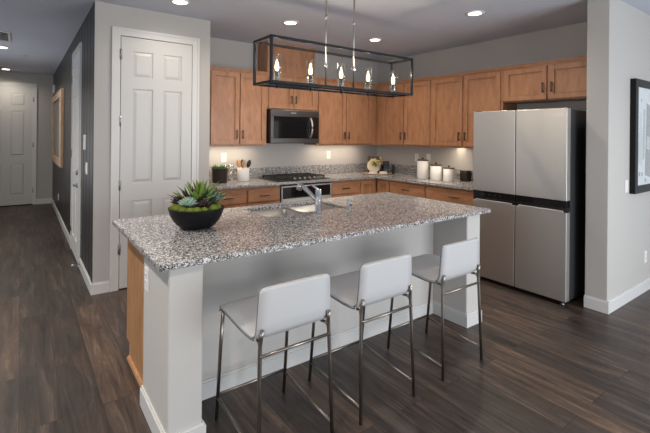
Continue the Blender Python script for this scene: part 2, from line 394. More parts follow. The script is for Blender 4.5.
# front door at the end of the hall
bm = NB(); six_panel(bm, -.71, .200, .02, 2.452, YH - .016); d2 = struct('door_2', bm, 'door', label='white six-panel door at the far end of the hall')
hinges(d2, .203, YH - .020, (.30, 1.25, 2.20))
bm = NB(); lathe(bm, [(.03, 0), (.03, .01), (.011, .012), (.011, .04)], (-.64, YH - .016, .95), 16, 'y'); tube(bm, [(-.64, YH - .05, .95), (-.53, YH - .05, .95)], .009, 8); obj('door_handle', bm, 'hinge', d2)
bm = NB(); casing(bm, -.785, .262, 2.53, YH); struct('trim_3', bm, 'trim')
bm = NB(); box(bm, -.71, .203, YH - .03, YH - .001, 0, .016); struct('trim_4', bm, 'gap')
# door in the charcoal hall wall (faces -x): build facing -y then swing
def swing(bm, y0, xf):
    # local x along +y from y0, local -y face towards -x at xf
    for v in bm.verts: v.co = Vector((xf + v.co.y, y0 + v.co.x, v.co.z))
bm = NB(); six_panel(bm, .075, .825, .02, 2.455, -.016); swing(bm, 5.30, XD); d3 = struct('door_3', bm, 'door_lit', label='white door set in the charcoal hall wall')
bm = NB(); casing(bm, 0, .90, 2.535, 0.0, t=.015); swing(bm, 5.30, XD); struct('trim_5', bm, 'trim')
hinges(d3, XD - .020, 6.125, (.30, 1.25, 2.2), 'x')
bm = NB(); lathe(bm, [(.03, 0), (.03, .01), (.011, .012), (.011, .045)], (XD - .016, 5.46, .90), 16, 'x'); tube(bm, [(XD - .05, 5.46, .90), (XD - .05, 5.57, .90)], .009, 8); obj('door_lever', bm, 'hinge', d3)
bm = NB(); lathe(bm, [(.03, 0), (.03, .012), (.022, .02)], (XD - .016, 5.46, 1.05), 16, 'x'); obj('deadbolt', bm, 'hinge', d3)
bm = NB(); box(bm, XD - .035, XD + .01, 5.375, 6.125, 0, .016, bev=.004); struct('trim_6', bm, 'black')
# spring door stop on the hall baseboard
t = thing('door_stop', 'small white-tipped spring door stop on the baseboard by the hall door', 'door stop', (XD - .014, 5.2, .05))
bm = NB(); lathe(bm, [(.014, 0), (.014, .006), (.006, .008), (.006, .06)], (XD - .014, 5.2, .055), 10, 'x'); obj('spring', bm, 'hinge', t)
bm = NB(); lathe(bm, [(.009, .06), (.009, .078)], (XD - .014, 5.2, .055), 10, 'x'); obj('tip', bm, 'plastic', t)

# ------------------------------------------------------------------ cabinets
# frame maps (u, d, z): u along the run, d = distance out of the wall cabinet's face
def FB(y):   # back run, faces -y, carcase face at y
    return lambda bm, u0, u1, d0, d1, z0, z1, **k: box(bm, u0, u1, y - d1, y - d0, z0, z1, **k)
def FR(x):   # right run, faces -x
    return lambda bm, u0, u1, d0, d1, z0, z1, **k: box(bm, x - d1, x - d0, u0, u1, z0, z1, **k)
def cab_door(F, u0, u1, z0, z1, parent, mat='maple', name='door', fr=.055):
    bm = NB(); T = .019
    F(bm, u0, u0 + fr, 0, T, z0, z1, bev=.002, seg=1); F(bm, u1 - fr, u1, 0, T, z0, z1, bev=.002, seg=1)
    F(bm, u0 + fr, u1 - fr, 0, T, z0, z0 + fr, bev=.002, seg=1); F(bm, u0 + fr, u1 - fr, 0, T, z1 - fr, z1, bev=.002, seg=1)
    F(bm, u0 + fr - .001, u1 - fr + .001, .0, .0045, z0 + fr - .001, z1 - fr + .001)
    b = .013; e = .0045                                    # stepped inner bead, then the flat field
    for q0, q1, dd in ((.004, b, .009),):
        F(bm, u0 + fr + q0, u0 + fr + q1, 0, dd, z0 + fr + q0, z1 - fr - q0); F(bm, u1 - fr - q1, u1 - fr - q0, 0, dd, z0 + fr + q0, z1 - fr - q0)
        F(bm, u0 + fr + q1, u1 - fr - q1, 0, dd, z0 + fr + q0, z0 + fr + q1); F(bm, u0 + fr + q1, u1 - fr - q1, 0, dd, z1 - fr - q1, z1 - fr - q0)
    return obj(name, bm, mat, parent)
def slab(F, u0, u1, z0, z1, parent, name='drawer', mat='maple_h'):
    bm = NB(); F(bm, u0, u1, 0, .019, z0, z1, bev=.006, seg=2); return obj(name, bm, mat, parent)
def pull(F, u, z, parent, vert=True, L=.11):
    bm = NB()
    if vert:
        F(bm, u - .006, u + .006, .040, .053, z - L / 2, z + L / 2, bev=.002, seg=1)
        for s in (-1, 1): F(bm, u - .005, u + .005, .018, .044, z + s * L * .36 - .005, z + s * L * .36 + .005)
    else:
        F(bm, u - L / 2, u + L / 2, .040, .053, z - .007, z + .007, bev=.002, seg=1)
        for s in (-1, 1): F(bm, u + s * L * .36 - .005, u + s * L * .36 + .005, .018, .044, z - .005, z + .005)
    return obj('handle', bm, 'pull', parent)
ZU0, ZU1 = 1.372, 2.286
def upper(run, plane, wall, u0, u1, doors, label, z0=ZU0, z1=ZU1, body0=None, group=None, rail=True, crown=(None, None)):
    F = FB(plane) if run == 'b' else FR(plane); dep = -(wall - plane - .003)
    base = ((u0 + u1) / 2, plane, z0) if run == 'b' else (plane, (u0 + u1) / 2, z0)
    t = thing('wall_cabinet', label, 'kitchen cabinet', base, group)
    b0 = u0 if body0 is None else body0
    bm = NB(); F(bm, u0, u1, dep, 0, z0 + .02, z1)
    F(bm, u0, u1, dep, -.03, z0, z0 + .02)
    if rail: F(bm, u0, u1, -.02, 0, z0 - .012, z0 + .02)
    obj('body', bm, 'maple', t)
    c0 = u0 if crown[0] is None else crown[0]; c1 = u1 if crown[1] is None else crown[1]
    bm = NB(); F(bm, c0, c1, dep, .008, z1, z1 + .012); F(bm, c0, c1, dep, .018, z1 + .012, z1 + .030); F(bm, c0, c1, dep, .026, z1 + .030, z1 + .038)
    obj('crown', bm, 'maple', t)
    for a, b, hs in doors:
        d = cab_door(F, a, b, z0 + .012, z1 - .012, t)
        if hs:
            hu = b - .032 if hs == '+' else a + .032
            pull(F, hu, z0 + .012 + .125, d)
    return t
PB, PR = 4.72, 4.59     # carcase planes
UG = 'maple wall cabinets above the counters'
upper('b', PB, YB, 1.678, 2.608, [(1.845, 2.213, '+'), (2.228, 2.585, '-')], 'maple wall cabinet with two doors beside the pantry wall', group=UG)
upper('b', PB, YB, 2.609, 3.409, [(2.635, 3.005, '+'), (3.012, 3.385, '-')], 'short maple wall cabinet with two doors directly above the microwave', z0=1.845, group=UG, rail=False)
upper('b', PB, YB, 3.410, 4.570, [(3.440, 3.940, '+'), (3.958, 4.470, '-')], 'maple wall cabinet with two doors between the microwave and the room corner', group=UG, crown=(None, 4.565))
upper('r', PR, XR, 3.640, 5.026, [(4.150, 4.590, '-'), (3.672, 4.130, '+')], 'maple wall cabinet with two doors above the corner tray', group=UG, crown=(None, 4.70))
upper('r', PR, XR, 2.628, 3.639, [(3.165, 3.630, '-'), (2.655, 3.140, '+')], 'maple wall cabinet with two doors above the white canisters', group=UG)
upper('r', PR, XR, 1.590, 2.627, [(2.135, 2.605, '-'), (1.640, 2.110, '+')], 'short maple wall cabinet with two doors above the refrigerator', z0=1.905, group=UG, rail=False)
# wooden duct box between cabinet tops and ceiling
t = thing('duct_cover', 'boxed maple duct cover between the microwave cabinet and the ceiling', 'duct cover', (3.0, 4.85, 2.326))
bm = NB(); box(bm, 2.635, 3.375, 4.74, YB - .003, 2.326, H - .002); obj('panel', bm, 'maple', t)
for x in (2.620, 3.360):
    bm = NB(); box(bm, x, x + .030, 4.728, 4.758, 2.326, H - .002); obj('corner_strip', bm, 'maple', t)

# base cabinets
ZC0, ZC1 = .884, .914
def basecab(run, plane, wall, u0, u1, fronts, label, group='maple base cabinets below the counters', du=.012):
    F = FB(plane) if run == 'b' else FR(plane); dep = -(wall - plane - .003)
    base = ((u0 + u1) / 2, plane, 0) if run == 'b' else (plane, (u0 + u1) / 2, 0)
    t = thing('base_cabinet', label, 'kitchen cabinet', base, group)
    bm = NB(); F(bm, u0, u1, dep, 0, .10, ZC0 - .001); F(bm, u0, u1, dep, -.06, 0, .10); obj('body', bm, 'maple', t)
    for kind, a, b, z0, z1, hs in fronts:
        if kind == 'drawer':
            d = slab(F, a, b, z0, z1, t); pull(F, (a + b) / 2, (z0 + z1) / 2, d, False, .13)
        else:
            d = cab_door(F, a, b, z0, z1, t)
            if hs: pull(F, b - .03 if hs == '+' else a + .03, z1 - .1, d)
    return t
QB, QR = 4.43, 4.31
def std(u0, u1, hs='+'): return [('drawer', u0 + .012, u1 - .012, .695, .850, None), ('door', u0 + .012, u1 - .012, .115, .68, hs)]
basecab('b', QB, YB, 1.678, 2.186, std(1.70, 2.186), 'maple base cabinet against the pantry wall, one drawer over a door')
basecab('b', QB, YB, 2.187, 2.648, std(2.187, 2.648, '-'), 'maple base cabinet just left of the oven, one drawer over a door')
basecab('b', QB, YB, 3.452, 3.945, std(3.452, 3.945), 'maple base cabinet between the oven and the corner cabinet')
basecab('b', QB, YB, 3.946, 4.896, [('door', 3.99, 4.27, .115, .850, None)], 'maple corner base cabinet with a narrow door facing the room')
basecab('r', QR, XR, 3.505, 4.405, [('door', 4.155, 4.385, .115, .850, None), ('drawer', 3.52, 4.135, .695, .850, None), ('door', 3.52, 3.82, .115, .68, '+'), ('door', 3.83, 4.135, .115, .68, '-')], 'maple base cabinet with a wide drawer below the largest canister')
basecab('r', QR, XR, 2.612, 3.504, [('drawer', 2.63, 3.49, .695, .850, None), ('door', 2.63, 3.05, .115, .68, '+'), ('door', 3.06, 3.49, .115, .68, '-')], 'maple base cabinet with a wide drawer next to the refrigerator')

# oven under the cooktop
t = thing('oven', 'stainless built-in oven with a black glass front below the cooktop', 'oven', (3.05, 4.43, 0))
bm = NB(); box(bm, 2.652, 3.448, 4.42, YB - .004, .03, .872, bev=.004); obj('body', bm, 'black', t)
bm = NB(); box(bm, 2.672, 3.428, 4.404, 4.419, .715, .845, bev=.003); obj('control_panel', bm, 'black_glass', t)
bm = NB(); box(bm, 2.655, 2.672, 4.400, 4.420, .30, .86, bev=.002); box(bm, 3.428, 3.445, 4.400, 4.420, .30, .86, bev=.002); box(bm, 2.672, 3.428, 4.400, 4.420, .845, .86, bev=.002); box(bm, 2.672, 3.428, 4.402, 4.420, .59, .700, bev=.003); obj('frame', bm, 'steel', t)
bm = NB(); box(bm, 2.672, 3.428, 4.406, 4.420, .30, .585, bev=.003); dr = obj('door', bm, 'black_glass', t)
bm = NB(); tube(bm, [(2.72, 4.36, .645), (3.38, 4.36, .645)], .011, 10); box(bm, 2.75, 2.77, 4.36, 4.402, .637, .653); box(bm, 3.33, 3.35, 4.36, 4.402, .637, .653); obj('handle', bm, 'steel', dr)

# perimeter countertop (L) and its upstand
bm = NB(); fs = prism(bm, [(1.678, 4.385), (4.265, 4.385), (4.265, 2.608), (4.897, 2.608), (4.897, 5.027), (1.678, 5.027)], 'z', ZC0, ZC1)
bmesh.ops.bevel(bm, geom=list({e for f in fs[:2] for e in f.edges}), offset=.0035, segments=2, affect='EDGES')
ct = tag(obj('countertop', bm, 'granite', None, (3.0, 4.7, ZC0)), 'L-shaped speckled grey granite countertop along the back and right walls', 'countertop')
bm = NB(); box(bm, 1.68, 4.896, 5.008, 5.028, ZC1, 1.055, bev=.002, seg=1); box(bm, 4.878, 4.898, 2.61, 5.008, ZC1, 1.055, bev=.002, seg=1); obj('backsplash', bm, 'granite', ct)

# gas cooktop
t = thing('gas_cooktop', 'black gas cooktop with cast iron grates set on the back counter', 'cooktop', (3.05, 4.70, ZC1))
bm = NB(); box(bm, 2.625, 3.455, 4.445, 4.96, ZC1 + .0005, ZC1 + .012, bev=.005); obj('glass_top', bm, 'black', t)
for cx_ in (2.80, 3.05, 3.30):
    g = NB()
    for a in (-.118, 0, .118): box(g, cx_ + a - .006, cx_ + a + .006, 4.53 if cx_ != 2.80 else 4.47, 4.94, ZC1 + .03, ZC1 + .046, bev=.003, seg=1)
    for yy in (4.54, 4.66, 4.80, 4.93): box(g, cx_ - .122, cx_ + .122, yy - .006, yy + .006, ZC1 + .031, ZC1 + .046, bev=.003, seg=1)
    for a in (-.118, .118):
        for yy in (4.54, 4.93): box(g, cx_ + a - .008, cx_ + a + .008, yy - .008, yy + .008, ZC1 + .011, ZC1 + .032)
    obj('grate', g, 'iron', t)
for cx_, cy_ in ((2.80, 4.60), (2.80, 4.86), (3.05, 4.74), (3.30, 4.62), (3.30, 4.86)):
    bm = NB(); lathe(bm, [(.05, ZC1 + .011), (.045, ZC1 + .018), (.03, ZC1 + .02), (.03, ZC1 + .026), (.0, ZC1 + .027)], (cx_, cy_, 0), 20); obj('burner', bm, 'iron', t)
for i in range(5):
    bm = NB(); x = 2.90 + i * .078; lathe(bm, [(.020, ZC1 + .011), (.018, ZC1 + .036), (.015, ZC1 + .040), (0, ZC1 + .040)], (x, 4.482, 0), 16); obj('knob', bm, 'hinge', t)

# over-the-range microwave
t = thing('microwave', 'dark stainless microwave hood hanging below the short wall cabinet', 'microwave', (3.01, 4.85, 1.395))
MY = 4.63
bm = NB(); box(bm, 2.625, 3.395, MY + .03, YB - .004, 1.395, 1.842, bev=.004); obj('body', bm, 'black', t)
bm = NB(); box(bm, 2.625, 3.395, MY + .004, MY + .031, 1.765, 1.838, bev=.004); obj('vent_strip', bm, 'slate', t)
bm = NB(); box(bm, 2.93, 3.01, MY + .0005, MY + .005, 1.795, 1.808); obj('logo', bm, 'logo', t)
bm = NB()
box(bm, 2.625, 2.668, MY, MY + .031, 1.462, 1.762, bev=.003, seg=1); box(bm, 2.625, 3.395, MY, MY + .031, 1.400, 1.462, bev=.003, seg=1); box(bm, 2.668, 3.395, MY, MY + .031, 1.752, 1.764)
fdoor = obj('door', bm, 'slate', t)
bm = NB(); box(bm, 2.668, 3.225, MY + .004, MY + .030, 1.463, 1.751, bev=.002, seg=1); obj('window', bm, 'black_glass', fdoor)
bm = NB(); box(bm, 3.228, 3.395, MY + .002, MY + .030, 1.463, 1.751, bev=.003, seg=1); obj('control_panel', bm, 'black_glass', t)
bm = NB(); pts = [(3.245, MY + .002 - .052 * math.sin(math.pi * i / 12) ** .7, 1.475 + .265 * i / 12) for i in range(13)]; tube(bm, pts, .013, 10); obj('handle', bm, 'steel', fdoor)

# ------------------------------------------------------------------ refrigerator
t = thing('refrigerator', 'stainless four-door refrigerator with a black middle band next to the wing wall', 'refrigerator', (4.4, 2.12, 0))
FX = 3.949; Y0, YM, Y1 = 1.664, 2.131, 2.590
bm = NB(); box(bm, FX + .075, 4.82, Y0 + .006, Y1 - .006, .035, 1.760, bev=.006); obj('cabinet', bm, 'fridge_side', t)
def fdoor_(name, y0, y1, z0, z1):
    bm = NB(); box(bm, FX, FX + .072, y0, y1, z0, z1, bev=.004, seg=3)
    return obj(name, bm, 'steel', t)
fdoor_('upper_door', YM + .004, Y1, .940, 1.772); ud = fdoor_('upper_door', Y0, YM - .004, .940, 1.772)
bm = NB(); box(bm, FX - .0012, FX + .001, 1.70, 1.79, 1.700, 1.712); obj('logo', bm, 'logo', ud)
for a, b in ((YM + .004, Y1), (Y0, YM - .004)):
    bm = NB(); box(bm, FX + .006, FX + .07, a, b, .878, .939, bev=.002, seg=1); s = obj('middle_band', bm, 'black_glass', t)
    if a > YM:
        for k in range(4):
            bm = NB(); box(bm, FX + .0045, FX + .007, 2.28 + k * .06, 2.29 + k * .06, .903, .910); obj('indicator', bm, 'display', s)
    bm = NB(); box(bm, FX, FX + .072, a, b, .040, .835, bev=.004, seg=2); ld = obj('lower_door', bm, 'steel', t)
    bm = NB(); box(bm, FX + .020, FX + .07, a + .002, b - .002, .836, .8775); box(bm, FX + .004, FX + .022, a + .002, a + .05, .855, .8775); box(bm, FX + .004, FX + .022, b - .05, b - .002, .855, .8775); obj('handle_recess', bm, 'black', ld)
    bm = NB(); box(bm, FX - .002, FX + .014, a + .03, b - .03, .832, .852, bev=.004); obj('handle_lip', bm, 'steel', ld)
bm = NB(); box(bm, FX + .07, FX + .09, Y0, Y1, .0366, .08); obj('kick_plate', bm, 'black', t)
for y in (Y0 + .05, Y1 - .05):
    for x in (FX + .05, 4.7):
        bm = NB(); lathe(bm, [(.022, 0), (.022, .012), (.010, .014), (.010, .042)], (x, y, 0), 14); obj('foot', bm, 'hinge', t)
for y in (Y0 + .03, Y1 - .03):
    bm = NB(); box(bm, FX + .02, FX + .12, y - .02, y + .02, 1.761, 1.782, bev=.004); obj('hinge_cover', bm, 'fridge_side', t)

# ------------------------------------------------------------------ island
IX0, IX1, IY0, IY1 = .511, 3.156, 1.904, 3.092
t = thing('kitchen_island', 'grey-walled kitchen island with a wood end panel under a granite top', 'kitchen island', (1.83, 2.5, 0))
bm = NB(); box(bm, .613, 3.03, 2.414, 3.03, .10, ZC0 - .22, bev=0); box(bm, .613, 3.03, 2.414, 2.96, 0, .10)
box(bm, .613, 1.40, 2.414, 3.03, ZC0 - .22, ZC0 - .001); box(bm, 2.26, 3.03, 2.414, 3.045, ZC0 - .22, ZC0 - .001); box(bm, 1.40, 2.26, 3.02, 3.045, ZC0 - .22, ZC0 - .001)
obj('cabinet_body', bm, 'maple', t)
bm = NB(); box(bm, .6005, .614, 2.414, 3.035, .105, ZC0 - .001, bev=.002, seg=1); box(bm, .604, .614, 2.414, 2.965, .0, .105); obj('end_panel', bm, 'island_wood', t)
bm = NB(); prism(bm, [(.604, 0), (.586, 0), (.588, .010), (.595, .018), (.604, .021)], 'y', 2.414, 2.955); obj('shoe_molding', bm, 'island_wood', t)
bm = NB(); box(bm, .62, 2.95, 2.263, 2.413, 0, ZC0 - .001); obj('knee_wall', bm, 'island_wall', t)
bm = NB(); box(bm, .5625, .7306, 1.937, 2.4135, 0, ZC0 - .001, bev=.010, seg=3); po = obj('post', bm, 'island_wall', t)
bm = NB(); box(bm, 2.8834, 3.0613, 1.937, 2.4135, 0, ZC0 - .001, bev=.010, seg=3); po2 = obj('post', bm, 'island_wall', t)
def ring_base(parent, x0, x1, y0, y1, sides):
    bm = NB(); T = .014
    for h0, h1, tt in ((0, .093, T), (.093, .105, T * .55)):
        if 'l' in sides: box(bm, x0 - tt, x0, y0 - tt, y1, h0, h1)
        if 'r' in sides: box(bm, x1, x1 + tt, y0 - tt, y1 if 'R' not in sides else y1, h0, h1)
        if 'f' in sides: box(bm, x0 - tt * 0, x1, y0 - tt, y0, h0, h1)
    return obj('baseboard', bm, 'trim', parent)
ring_base(po, .5625, .7306, 1.937, 2.4135, 'lf'); 
bm = NB()
for h0, h1, tt in ((0, .093, .014), (.093, .105, .0077)): box(bm, .7306, .7306 + tt, 1.937 - tt, 2.263, h0, h1)
obj('baseboard', bm, 'trim', po)
ring_base(po2, 2.8834, 3.0613, 1.937, 2.263, 'lf')
bm = NB()
for h0, h1, tt in ((0, .093, .014), (.093, .105, .0077)): box(bm, 3.0613, 3.0613 + tt, 1.937 - tt, 2.4135, h0, h1)
obj('baseboard', bm, 'trim', po2)
bm = NB()
for h0, h1, tt in ((0, .093, .014), (.093, .105, .0077)): box(bm, .7306 + .014, 2.8834 - .014, 2.263 - tt, 2.263, h0, h1)
obj('baseboard', bm, 'trim', t)
def outlet(parent_loc, label, axis, c, w_=.072, h=.116, kind='outlet', group=None, toggles=1):
    # axis: outward normal '-x' or '-y'
    t = thing('electrical_outlet' if kind == 'outlet' else 'light_switch', label, 'outlet' if kind == 'outlet' else 'light switch', c, group)
    def bx(bm, a0, a1, d0, d1, z0, z1, **k):
        if axis == '-y': box(bm, c[0] + a0, c[0] + a1, c[1] - d1, c[1] - d0, c[2] + z0, c[2] + z1, **k)
        else: box(bm, c[0] - d1, c[0] - d0, c[1] + a0, c[1] + a1, c[2] + z0, c[2] + z1, **k)
    bm = NB(); bx(bm, -w_ / 2, w_ / 2, .0005, .006, -h / 2, h / 2, bev=.002, seg=2); obj('plate', bm, 'plastic', t)
    if kind == 'outlet':
        for z in (-.028, .010):
            bm = NB(); bx(bm, -.017, .017, .005, .009, z, z + .026, bev=.002, seg=1); s = obj('socket', bm, 'plastic', t)
            bm = NB(); bx(bm, -.009, -.006, .0085, .0095, z + .010, z + .020); bx(bm, .006, .009, .0085, .0095, z + .010, z + .020); obj('slot', bm, 'slot', s)
    else:
        for i in range(toggles):
            a = (i - (toggles - 1) / 2) * .046
            bm = NB(); bx(bm, a - .016, a + .016, .005, .010, -.033, .033, bev=.002, seg=1); obj('rocker', bm, 'plastic', t)
    return t
OG = 'white wall outlets'
outlet(None, 'white outlet on the left side of the near island post', '-x', (.5625, 2.328, .72), .075, .125, group=OG)
outlet(None, 'white outlet on the back wall behind the utensil crock', '-y', (2.151, YB, 1.205), group=OG)
outlet(None, 'white outlet on the back wall to the right of the cooktop', '-y', (3.87, YB, 1.205), group=OG)
outlet(None, 'white outlet above the backsplash left of the canisters, nearer the corner', '-x', (XR, 4.166, 1.185), group=OG)
outlet(None, 'white switch plate above the backsplash directly over the largest canister', '-x', (XR, 3.945, 1.19), kind='switch')
outlet(None, 'white switch on the wing wall beside the black framed picture', '-y', (4.525, YC, 1.066), kind='switch')
outlet(None, 'white outlet low on the wing wall above its baseboard', '-y', (5.045, YC, .335), group=OG)
outlet(None, 'white outlet low on the charcoal hall wall near the far end', '-x', (XD, 8.634, .36), group=OG)
outlet(None, 'white double switch plate on the charcoal wall near the pantry corner', '-x', (XD, 4.78, 1.145), .118, .12, kind='switch', toggles=2)
th = thing('thermostat', 'slim white wall control above the double switch on the charcoal wall', 'wall control', (XD, 4.87, 1.41))
bm = NB(); box(bm, XD - .022, XD - .0005, 4.845, 4.905, 1.335, 1.49, bev=.004); obj('case', bm, 'plastic', th)
bm = NB(); box(bm, XD - .024, XD - .0218, 4.857, 4.893, 1.42, 1.47); obj('screen', bm, 'ink_pale', th)
th = thing('door_chime', 'small white chime box high on the charcoal wall at the hall end', 'door chime', (XD, 10.02, 2.42))
bm = NB(); box(bm, XD - .035, XD - .0005, 9.88, 10.02, 2.32, 2.49, bev=.006); obj('case', bm, 'plastic', th)
bm = NB()
for k in range(5): box(bm, XD - .0365, XD - .034, 9.89, 10.01, 2.33 + k * .03, 2.34 + k * .03)
obj('grille', bm, 'ink_pale', th)

# island top with a cut-out for the sink
SX0, SX1, SY0, SY1 = 1.45, 2.205, 2.605, 2.985
bm = NB()
O_ = [(IX0, IY0), (IX1, IY0), (IX1, IY1), (IX0, IY1)]; I_ = [(SX0, SY0), (SX1, SY0), (SX1, SY1), (SX0, SY1)]
ot = [bm.verts.new((x, y, ZC1)) for x, y in O_]; it = [bm.verts.new((x, y, ZC1)) for x, y in I_]
ob = [bm.verts.new((x, y, ZC0)) for x, y in O_]; ib = [bm.verts.new((x, y, ZC0)) for x, y in I_]
outer = []
for i in range(4):
    j = (i + 1) % 4
    bm.faces.new((ot[i], ot[j], it[j], it[i])); bm.faces.new((ob[j], ob[i], ib[i], ib[j]))
    f = bm.faces.new((ot[i], ob[i], ob[j], ot[j])); outer += list(f.edges); bm.faces.new((it[i], it[j], ib[j], ib[i]))
bmesh.ops.bevel(bm, geom=list(set(outer)), offset=.0035, segments=2, affect='EDGES')
tag(obj('island_countertop', bm, 'granite', None, (1.83, 2.5, ZC0)), 'large rectangular speckled granite top on the kitchen island', 'countertop')
# double sink
t = thing('sink', 'double-bowl stainless sink set under the island granite top', 'sink', (1.83, 2.79, .70))
def bowl_mesh(x0, x1, y0, y1, zt, zb, r=.045):
    bm = NB()
    def rr(x0, x1, y0, y1, z, r):
        out = []
        for cx_, cy_, a0 in ((x1 - r, y0 + r, -90), (x1 - r, y1 - r, 0), (x0 + r, y1 - r, 90), (x0 + r, y0 + r, 180)):
            for k in range(6):
                a = math.radians(a0 + 18 * k); out.append(bm.verts.new((cx_ + r * math.cos(a), cy_ + r * math.sin(a), z)))
        return out
    rings = [rr(x0 - .012, x1 + .012, y0 - .012, y1 + .012, zt, r), rr(x0, x1, y0, y1, zt, r), rr(x0 + .004, x1 - .004, y0 + .004, y1 - .004, zb + .03, r), rr(x0 + .03, x1 - .03, y0 + .03, y1 - .03, zb, r)]
    for a, b in zip(rings, rings[1:]):
        for k in range(len(a)):
            f = bm.faces.new((a[k], a[(k + 1) % len(a)], b[(k + 1) % len(a)], b[k])); f.smooth = True
    bm.faces.new(rings[-1]); return bm
for a, b in ((SX0 + .013, 1.81), (1.845, SX1 - .013)):
    s = obj('bowl', bowl_mesh(a, b, SY0 + .013, SY1 - .013, ZC0 + .004, .71), 'sink', t)
    bm = NB(); lathe(bm, [(.045, .7105), (.043, .713), (.02, .711), (0, .711)], ((a + b) / 2, 2.80, 0), 20); obj('drain', bm, 'chrome', s)
# faucet
t = thing('faucet', 'chrome single-lever kitchen faucet leaning over the island sink', 'faucet', (1.878, 2.563, ZC1))
fx, fy = 1.878, 2.563
bm = NB(); lathe(bm, [(.034, ZC1 + .0005), (.034, ZC1 + .008), (.025, ZC1 + .011), (.025, ZC1 + .170), (.023, ZC1 + .175), (.0, ZC1 + .175)], (fx, fy, 0), 24); obj('body', bm, 'chrome', t)
sp0 = Vector((fx, fy, ZC1 + .075)); dirn = Vector((-.30, .62, 0)).normalized()
bm = NB(); tube(bm, [sp0, sp0 + dirn * .05 + Vector((0, 0, .042)), sp0 + dirn * .12 + Vector((0, 0, .100)), sp0 + dirn * .150 + Vector((0, 0, .118))], [.017, .017, .018, .018], 16); obj('spout', bm, 'chrome', t)
e0 = sp0 + dirn * .150 + Vector((0, 0, .130)); bm = NB(); tube(bm, [e0, e0 + dirn * .018 + Vector((0, 0, -.018)), e0 + dirn * .026 + Vector((0, 0, -.045))], [.020, .025, .024], 16); obj('spray_head', bm, 'chrome', t)
bm = NB(); l0 = Vector((fx, fy, ZC1 + .170)); tube(bm, [l0, l0 + dirn * .03 + Vector((-.004, 0, .022)), l0 + dirn * .06 + Vector((-.006, 0, .040))], [.012, .010, .008], 10); obj('lever', bm, 'chrome', t)
t = thing('air_gap_cap', 'short chrome cylinder cap on the island top right of the faucet', 'sink fitting', (2.17, 2.54, ZC1))
bm = NB(); lathe(bm, [(.026, ZC1 + .0005), (.026, ZC1 + .004), (.021, ZC1 + .006), (.021, ZC1 + .070), (.018, ZC1 + .074), (0, ZC1 + .074)], (2.17, 2.54, 0), 24); obj('cap', bm, 'chrome', t)
bm = NB(); box(bm, 2.16, 2.18, 2.516, 2.521, ZC1 + .028, ZC1 + .045); obj('vent_slot', bm, 'slot', t)

